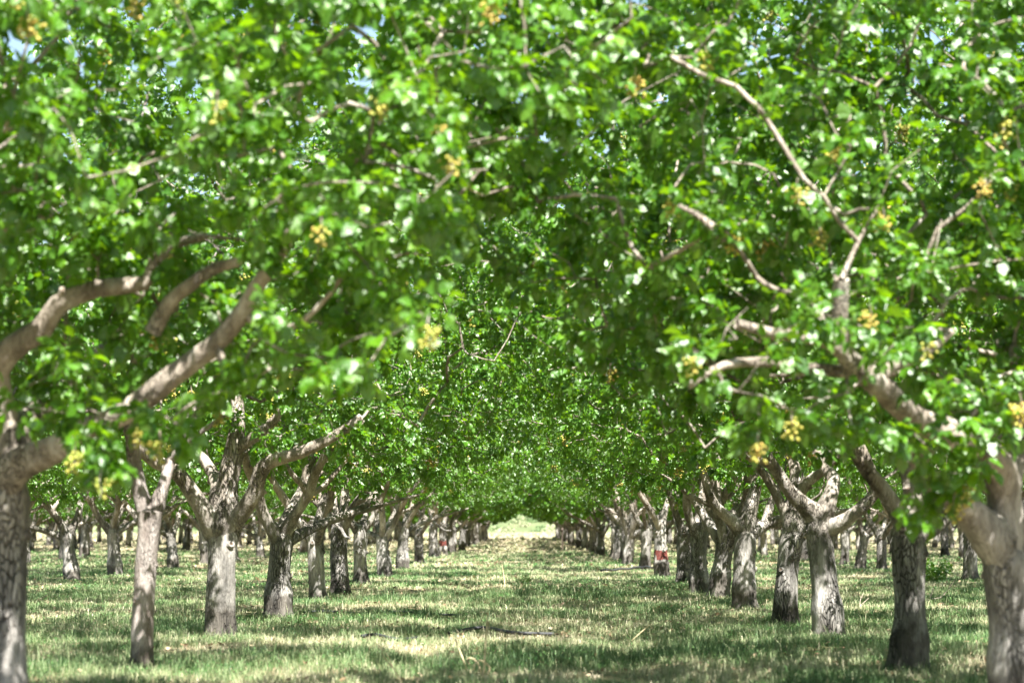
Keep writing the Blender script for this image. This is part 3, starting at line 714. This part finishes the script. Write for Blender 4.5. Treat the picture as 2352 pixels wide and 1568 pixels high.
def blades(name, bands, matl, kind):
    r = np.random.default_rng(hash(kind) % 1000 if False else {'grass': 3, 'weed': 4}[kind])
    VV, TT, TN = [], [], []; base = 0
    for D0, D1, tuft_dens, per, h0, w0 in bands:
        x, y = scatter_xy(r, D0, D1, tuft_dens)
        wet = patch_noise(x, y, 1.8, 2.6, 9) + .6*patch_noise(x, y, .5, .8, 10)
        if kind == 'weed':
            keep = (wet + r.normal(size=len(x))*.25) > .12
        else:
            bare_ = patch_noise(x, y, 1.0, .9, 14)
            keep = ((bare_ + r.normal(size=len(x))*.3) < .72)
        x, y, wet = x[keep], y[keep], wet[keep]
        if D0 < 60:
            for ft in FEET:
                if D0 <= ft[1] < D1:
                    m_ = int(60*(1 if D0 < 50 else .5)); a_ = r.uniform(0, 6.28, m_); q_ = .17+r.exponential(.13, m_)
                    x = np.concatenate([x, ft[0]+np.cos(a_)*q_]); y = np.concatenate([y, ft[1]+np.sin(a_)*q_]); wet = np.concatenate([wet, r.uniform(-.9, 1.1, m_)])
        nb = np.maximum(1, r.poisson(per, len(x))); ti = np.repeat(np.arange(len(x)), nb); n = len(ti)
        sp = .035 if kind == 'grass' else .06
        bx = x[ti]+r.normal(size=n)*sp*(1+w0*20); by = y[ti]+r.normal(size=n)*sp*(1+w0*20)
        bz = gz(bx, by)
        az = r.uniform(0, 2*np.pi, n); 
        hts = h0*r.uniform(.35, 1.25, n)*(1+.35*np.clip(wet[ti], -1, 1))*np.where(r.random(n) < .03, 1.9, 1)
        lean = r.uniform(.15, 1.15, n)
        d = np.stack([np.cos(az), np.sin(az), np.zeros(n)], 1); s = np.stack([-np.sin(az), np.cos(az), np.zeros(n)], 1)
        w = w0*r.uniform(.6, 1.4, n)
        b = np.stack([bx, by, bz-.01], 1); up = np.array([0, 0, 1.])
        if kind == 'grass':
            p1 = b + up*(hts*.6)[:, None] + d*(hts*lean*.3)[:, None]; p2 = b + up*(hts*(1-.35*lean**2)).clip(.02)[:, None] + d*(hts*lean*.95)[:, None]
            V = np.stack([b-s*w[:, None]*.5, b+s*w[:, None]*.5, p1-s*w[:, None]*.42, p1+s*w[:, None]*.42, p2], 1)
            T0_ = np.array([[0, 1, 3], [0, 3, 2], [2, 3, 4]]); k = 5
            dry = .45 + .36*np.clip((by-65)/90, 0, 1) - .28*wet[ti] + .2*patch_noise(bx, by, .25, .3, 12) + r.normal(size=n)*.17
        else:      # small round leaves held on low stems
            c = b + up*(hts*r.uniform(.3, 1, n))[:, None] + d*(hts*lean*.4)[:, None]
            l = w*1.6; tz = r.uniform(-.5, .8, n)
            f_ = norm(d + up*tz[:, None]); nn_ = norm(np.cross(s, f_))
            V = np.stack([c, c+f_*l[:, None]*.5-s*w[:, None]*.5+nn_*l[:, None]*.08, c+f_*l[:, None]*.5+s*w[:, None]*.5+nn_*l[:, None]*.08, c+f_*l[:, None]], 1)
            T0_ = np.array([[0, 2, 1], [1, 2, 3]]); k = 4
            dry = .45 + r.normal(size=n)*.25
        VV.append(V.reshape(-1, 3)); TT.append((T0_[None]+(np.arange(n)*k)[:, None, None]).reshape(-1, 3)+base); base += n*k
        TN.append(np.repeat(np.clip(dry, 0, 1), k))
    me = build_mesh(name, np.vstack(VV), tris=np.vstack(TT), mats=[matl], smooth=False, attrs={'tone': np.concatenate(TN)})
    return link(name, me)
o = blades('grass', [(19, 34, 80, 17, .105, .005), (34, 52, 50, 13, .105, .0075), (52, 80, 20, 12, .095, .012), (80, 130, 6.5, 11, .10, .022), (130, 210, 1.6, 9, .11, .04), (210, 430, .28, 9, .2, .10)], M_GRASS, 'grass')
tag(o, 'short green and straw coloured grass covering the orchard floor', 'grass', kind='stuff')
o = blades('weeds', [(19, 34, 70, 14, .075, .013), (34, 52, 45, 12, .075, .017), (52, 80, 18, 11, .08, .026), (80, 130, 5, 10, .09, .045)], M_WEED, 'weed')
tag(o, 'low dark green leafy weeds growing in patches through the grass', 'weeds', kind='stuff')
print('grass', round(time.time()-T0, 1), sum(len(o.data.polygons) for o in bpy.data.objects if o.name in ('grass', 'weeds')))

# fallen leaves and husks
def litter():
    r = np.random.default_rng(31); parts = []
    for D0, D1, dn, sz in ((19, 36, 22, .035), (36, 60, 12, .045), (60, 110, 3.5, .07)):
        x, y = scatter_xy(r, D0, D1, dn); k = patch_noise(x, y, 1.5, 1.5, 22)+r.normal(size=len(x))*.5 > .1; x, y = x[k], y[k]
        parts.append(np.stack([x, y, gz(x, y)+r.uniform(.01, .05, len(x)), sz*r.uniform(.6, 1.4, len(x))], 1))
    A = np.vstack(parts); n = len(A); c = A[:, :3]; a = norm(r.normal(size=(n, 3))*[1, 1, .35]); b = norm(np.cross(a, r.normal(size=(n, 3))*[1, 1, .3]+np.array([0, 0, .8])))
    V = np.stack([c-a*A[:, 3:]*.8, c+b*A[:, 3:]*.45, c+a*A[:, 3:]*.8+np.array([0, 0, .01]), c-b*A[:, 3:]*.45], 1).reshape(-1, 3)
    M = blade_material('dead_leaf', [(0, (.10, .065, .04)), (.5, (.25, .17, .10)), (1, (.50, .40, .27))], tfac=.15)
    o = link('leaf_litter', build_mesh('leaf_litter', V, quads=np.arange(n*4).reshape(-1, 4), mats=[M], smooth=False, attrs={'tone': np.repeat(r.random(n), 4)}))
    tag(o, 'scattered dry brown fallen leaves lying in the grass', 'fallen leaves', kind='stuff')
litter()

# far bank shrubs beyond the orchard
def far_shrubs():
    r = np.random.default_rng(77); nb = 520; bx = r.uniform(-110, 110, nb); by = r.uniform(432, 640, nb); bs = r.uniform(.5, 1.3, nb)*(1+(by > 560)*1.2)
    k = 130; i = np.repeat(np.arange(nb), k); n = len(i); u = rnd_unit(n, r)*(r.random(n)**.4)[:, None]; u[:, 2] = abs(u[:, 2])
    x = bx[i]+u[:, 0]*bs[i]*1.7; y = by[i]+u[:, 1]*bs[i]*1.7; z = gz(x, y)+u[:, 2]*bs[i]
    c = np.stack([x, y, z], 1); a = rnd_unit(n, r)*.22; b = norm(np.cross(a, rnd_unit(n, r)))*.16
    V = np.stack([c-a, c+b, c+a, c-b], 1).reshape(-1, 3); Q = np.arange(n*4).reshape(-1, 4)
    me = build_mesh('shrubbery', V, quads=Q, mats=[M_GRASS], smooth=False, attrs={'tone': np.repeat(np.clip(.15+.35*r.random(nb)[i]+.2*r.random(n), 0, 1), 4)})
    o = link('shrubbery', me); tag(o, 'far-off pale green shrubs on the bank past the end of the orchard', 'shrubs', kind='stuff')
far_shrubs()

# ------------------------------------------------------------------ small things on the ground
M_HOSE = plain('black_pipe', (.035, .036, .04), rough=.5, var=.3, scale=8)
M_STRAW = plain('dry_straw', (.55, .46, .28), rough=.7, var=.2)
M_STICK = plain('dead_wood', (.26, .22, .18), rough=.9, var=.4)
def Gp(px, py):     # a point of the ground seen at (px, py)
    D = CAMZ*F/(py-HY); x = (px-VX)/F*D
    return np.array([x, D, float(gz(x, D))])
def hose(pts, rad, label, lift=.03):
    A = np.array([Gp(*q) for q in pts]); c = A[0].copy(); A -= c; A[:, 2] += lift
    g = Geo(); s = spline(A, .08); s[:, 2] += .012*np.sin(np.arange(len(s))*.35); tube(g, s, np.full(len(s), rad), 10)
    o = link('irrigation_hose', g.mesh('irrigation_hose', [M_HOSE]), None, tuple(c)); tag(o, label, 'hose')
hose([(700, 1417), (800, 1413), (900, 1410), (1000, 1412), (1055, 1412)], .017, 'thin black irrigation hose lying in the grass beside the left row', .06)
hose([(1030, 1462), (1110, 1459), (1180, 1463), (1270, 1462)], .02, 'black irrigation hose lying on bare soil across the middle of the aisle', .06)
hose([(830, 1468), (860, 1466), (905, 1471), (960, 1466)], .018, 'short dark hose end poking out of straw, nearer the left row', .06)
hose([(1380, 1319), (1430, 1316), (1480, 1313), (1535, 1320)], .03, 'arched dark hose on the grass by the red-banded right trunk', .12)
def stalk(base, tops, rad, label, kind='dry_stalk', m=None, cat='stalk', leaves=0, seed=1):
    c = Gp(*base); g = Geo(); r = np.random.default_rng(seed); D = c[1]
    for path in tops:
        A = np.array([[(px-VX)/F*(D+dd)-c[0], dd, CAMZ+(HY-py)/F*D-c[2]] for px, py, dd in path])
        s = spline(A, .03); tube(g, s, np.linspace(rad, rad*.45, len(s)), 5)
        if leaves:
            e = s[-1]
            for i in range(leaves):
                q = e+np.array([0, 0, -.02*i]); d = rnd_unit(1, r)[0]; d[2] = abs(d[2])
                tube(g, [q, q+d*.02, q+d*.035], [.002, .004, .001], 4)
    o = link(kind, g.mesh(kind, [m or M_STRAW]), None, tuple(c)); tag(o, label, cat)
stalk((1110, 1560), [[(1110, 1562, 0), (1114, 1500, 0), (1118, 1440, 0), (1122, 1402, 0)], [(1110, 1562, 0), (1098, 1520, .02), (1080, 1508, .03), (1072, 1515, .05), (1082, 1525, .06)], [(1111, 1562, 0), (1125, 1530, .02), (1100, 1512, -.02), (1088, 1530, -.03)]], .012, 'tallest dry grass stalk with curled straw leaves, front centre of the aisle', leaves=9, seed=2)
stalk((1075, 1538), [[(1075, 1540, 0), (1060, 1500, 0), (1048, 1470, 0), (1042, 1452, 0)]], .009, 'thin leaning straw stalk close beside the tallest stalk', leaves=5, seed=3)
stalk((925, 1565), [[(925, 1567, 0), (905, 1530, 0), (890, 1500, 0), (862, 1472, .02)], [(905, 1530, 0), (885, 1508, .03), (873, 1480, .05)]], .006, 'grey forked dry stalk leaning left at the front of the aisle', seed=4)
stalk((1160, 1345), [[(1160, 1347, 0), (1157, 1320, 0), (1153, 1295, 0)]], .014, 'slender pale stalk standing far down the middle of the aisle', seed=5)
stalk((1445, 1470), [[(1445, 1472, 0), (1470, 1450, 0), (1492, 1432, 0)]], .008, 'single straw blade slanting up right of the centre', seed=6)
stalk((60, 1385), [[(62, 1385, 0), (85, 1379, .1), (112, 1366, .2)], [(85, 1379, .1), (95, 1384, .15)]], .014, 'dead grey stick lying in the grass behind the left edge trunk', kind='fallen_stick', m=M_STICK, cat='stick', seed=7)
stalk((2150, 1385), [[(2098, 1385, 0), (2130, 1375, .1), (2160, 1368, .2), (2190, 1330, .3)], [(2130, 1375, .1), (2140, 1350, .2)]], .014, 'dead grey branch lying beyond the flared right trunk', kind='fallen_stick', m=M_STICK, cat='stick', seed=8)
stalk((1970, 1405), [[(1998, 1412, 0), (1975, 1400, .0), (1972, 1380, .1), (1980, 1360, .2)], [(1972, 1390, .1), (1992, 1372, .15)]], .009, 'curved bare twig sticking out of grass between two right trunks', kind='fallen_stick', m=M_STICK, cat='stick', seed=9)
stalk((1001, 1470), [[(985, 1505, 0), (992, 1490, .0), (1001, 1480, .1)]], .006, 'small pale chip of wood in the grass near the left row', kind='fallen_stick', m=M_STRAW, cat='stick', seed=10)
# stake far down the aisle
c = Gp(1291, 1264); g = Geo()
tube(g, [[0, 0, -.1], [.0, 0, .5], [.01, 0, 1.15]], [.028, .027, .026], 8)
V = np.array([[-.05, -.035, .95], [.05, -.035, .95], [.05, -.035, 1.12], [-.05, -.035, 1.12], [-.05, -.03, .95], [.05, -.03, .95], [.05, -.03, 1.12], [-.05, -.03, 1.12]])
g.add(V, Q=[[0, 1, 2, 3], [7, 6, 5, 4], [0, 4, 5, 1], [3, 2, 6, 7], [0, 3, 7, 4], [1, 5, 6, 2]])
o = link('metal_stake', g.mesh('metal_stake', [plain('rusty_metal', (.07, .05, .04), rough=.7)]), None, tuple(c)); tag(o, 'thin dark stake standing beside the right row far down the aisle', 'stake')
# leafy weeds that stand up out of the grass
def weed_plant(px, py, h, spread, n, label, seed, name='weed_plant'):
    r = np.random.default_rng(seed); c = Gp(px, py); root = bpy.data.objects.new(name, None); COL.objects.link(root); root.location = tuple(c); tag(root, label, 'plant')
    g = Geo(); sh = []
    for i in range(n):
        a = r.uniform(0, 6.28); e = np.array([math.cos(a)*spread*r.uniform(.3, 1), math.sin(a)*spread*r.uniform(.3, 1), h*r.uniform(.55, 1)])
        s = spline([[0, 0, -.02], e*np.array([.4, .4, .6]), e], .04); tube(g, s, np.linspace(.005, .002, len(s)), 4); sh.append([*s[len(s)//3], *e, 1.0])
    link('stem', g.mesh('stem', [M_WEED2]), root)
    link('foliage', leaves_mesh('foliage', sh, 'mid', r, per=16, size=h*.16), root)
M_WEED2 = plain('weed_stem', (.12, .17, .06))
weed_plant(2143, 1340, .45, .4, 12, 'bushy green weed in the grass between flared trunk and right edge trunk', 41)
weed_plant(1201, 1342, .2, .08, 4, 'small dark weed standing alone far along the middle of the aisle', 42)

# ------------------------------------------------------------------ light, sky, camera
SUN_EL, SUN_AZ = 56.0, 160.0      # azimuth clockwise from +Y (the viewing direction)
w = bpy.data.worlds.new('World'); SC.world = w; w.use_nodes = True
wn, wl = w.node_tree.nodes, w.node_tree.links; wn.clear()
sky = wn.new('ShaderNodeTexSky'); sky.sky_type = 'NISHITA'; sky.sun_disc = False; sky.sun_elevation = R(SUN_EL); sky.sun_rotation = R(SUN_AZ); sky.dust_density = 1.5
bg = wn.new('ShaderNodeBackground'); bg.inputs[1].default_value = .05; wo = wn.new('ShaderNodeOutputWorld')
wl.new(sky.outputs[0], bg.inputs[0]); wl.new(bg.outputs[0], wo.inputs[0])
sd = bpy.data.lights.new('sun', 'SUN'); sd.energy = 5; sd.angle = R(.5); sd.color = (1, .96, .89)
so = bpy.data.objects.new('sun', sd); COL.objects.link(so)
dirv = Vector((math.sin(R(SUN_AZ))*math.cos(R(SUN_EL)), math.cos(R(SUN_AZ))*math.cos(R(SUN_EL)), math.sin(R(SUN_EL))))
so.rotation_euler = dirv.to_track_quat('Z', 'Y').to_euler(); so.location = (0, 0, 30)

cd = bpy.data.cameras.new('camera'); cam = bpy.data.objects.new('camera', cd); COL.objects.link(cam); SC.camera = cam
cd.sensor_width = 36; cd.lens = 36*F/2352; cd.clip_start = .1; cd.clip_end = 4000
cam.location = (0, 0, CAMZ)
cam.rotation_euler = (R(90)+math.atan((HY-784)/F), 0, math.atan((VX-1176)/F))
cd.dof.use_dof = True; cd.dof.focus_distance = 42; cd.dof.aperture_fstop = 2.5

SC.view_settings.view_transform = 'Standard'; SC.view_settings.look = 'None'; SC.view_settings.gamma = 1; SC.view_settings.exposure = 2.28
cy = SC.cycles
cy.max_bounces = 7; cy.diffuse_bounces = 3; cy.glossy_bounces = 2; cy.transmission_bounces = 5; cy.transparent_max_bounces = 4
cy.use_denoising = True; cy.sample_clamp_indirect = 6; cy.caustics_reflective = False; cy.caustics_refractive = False
print('done', round(time.time()-T0, 1))
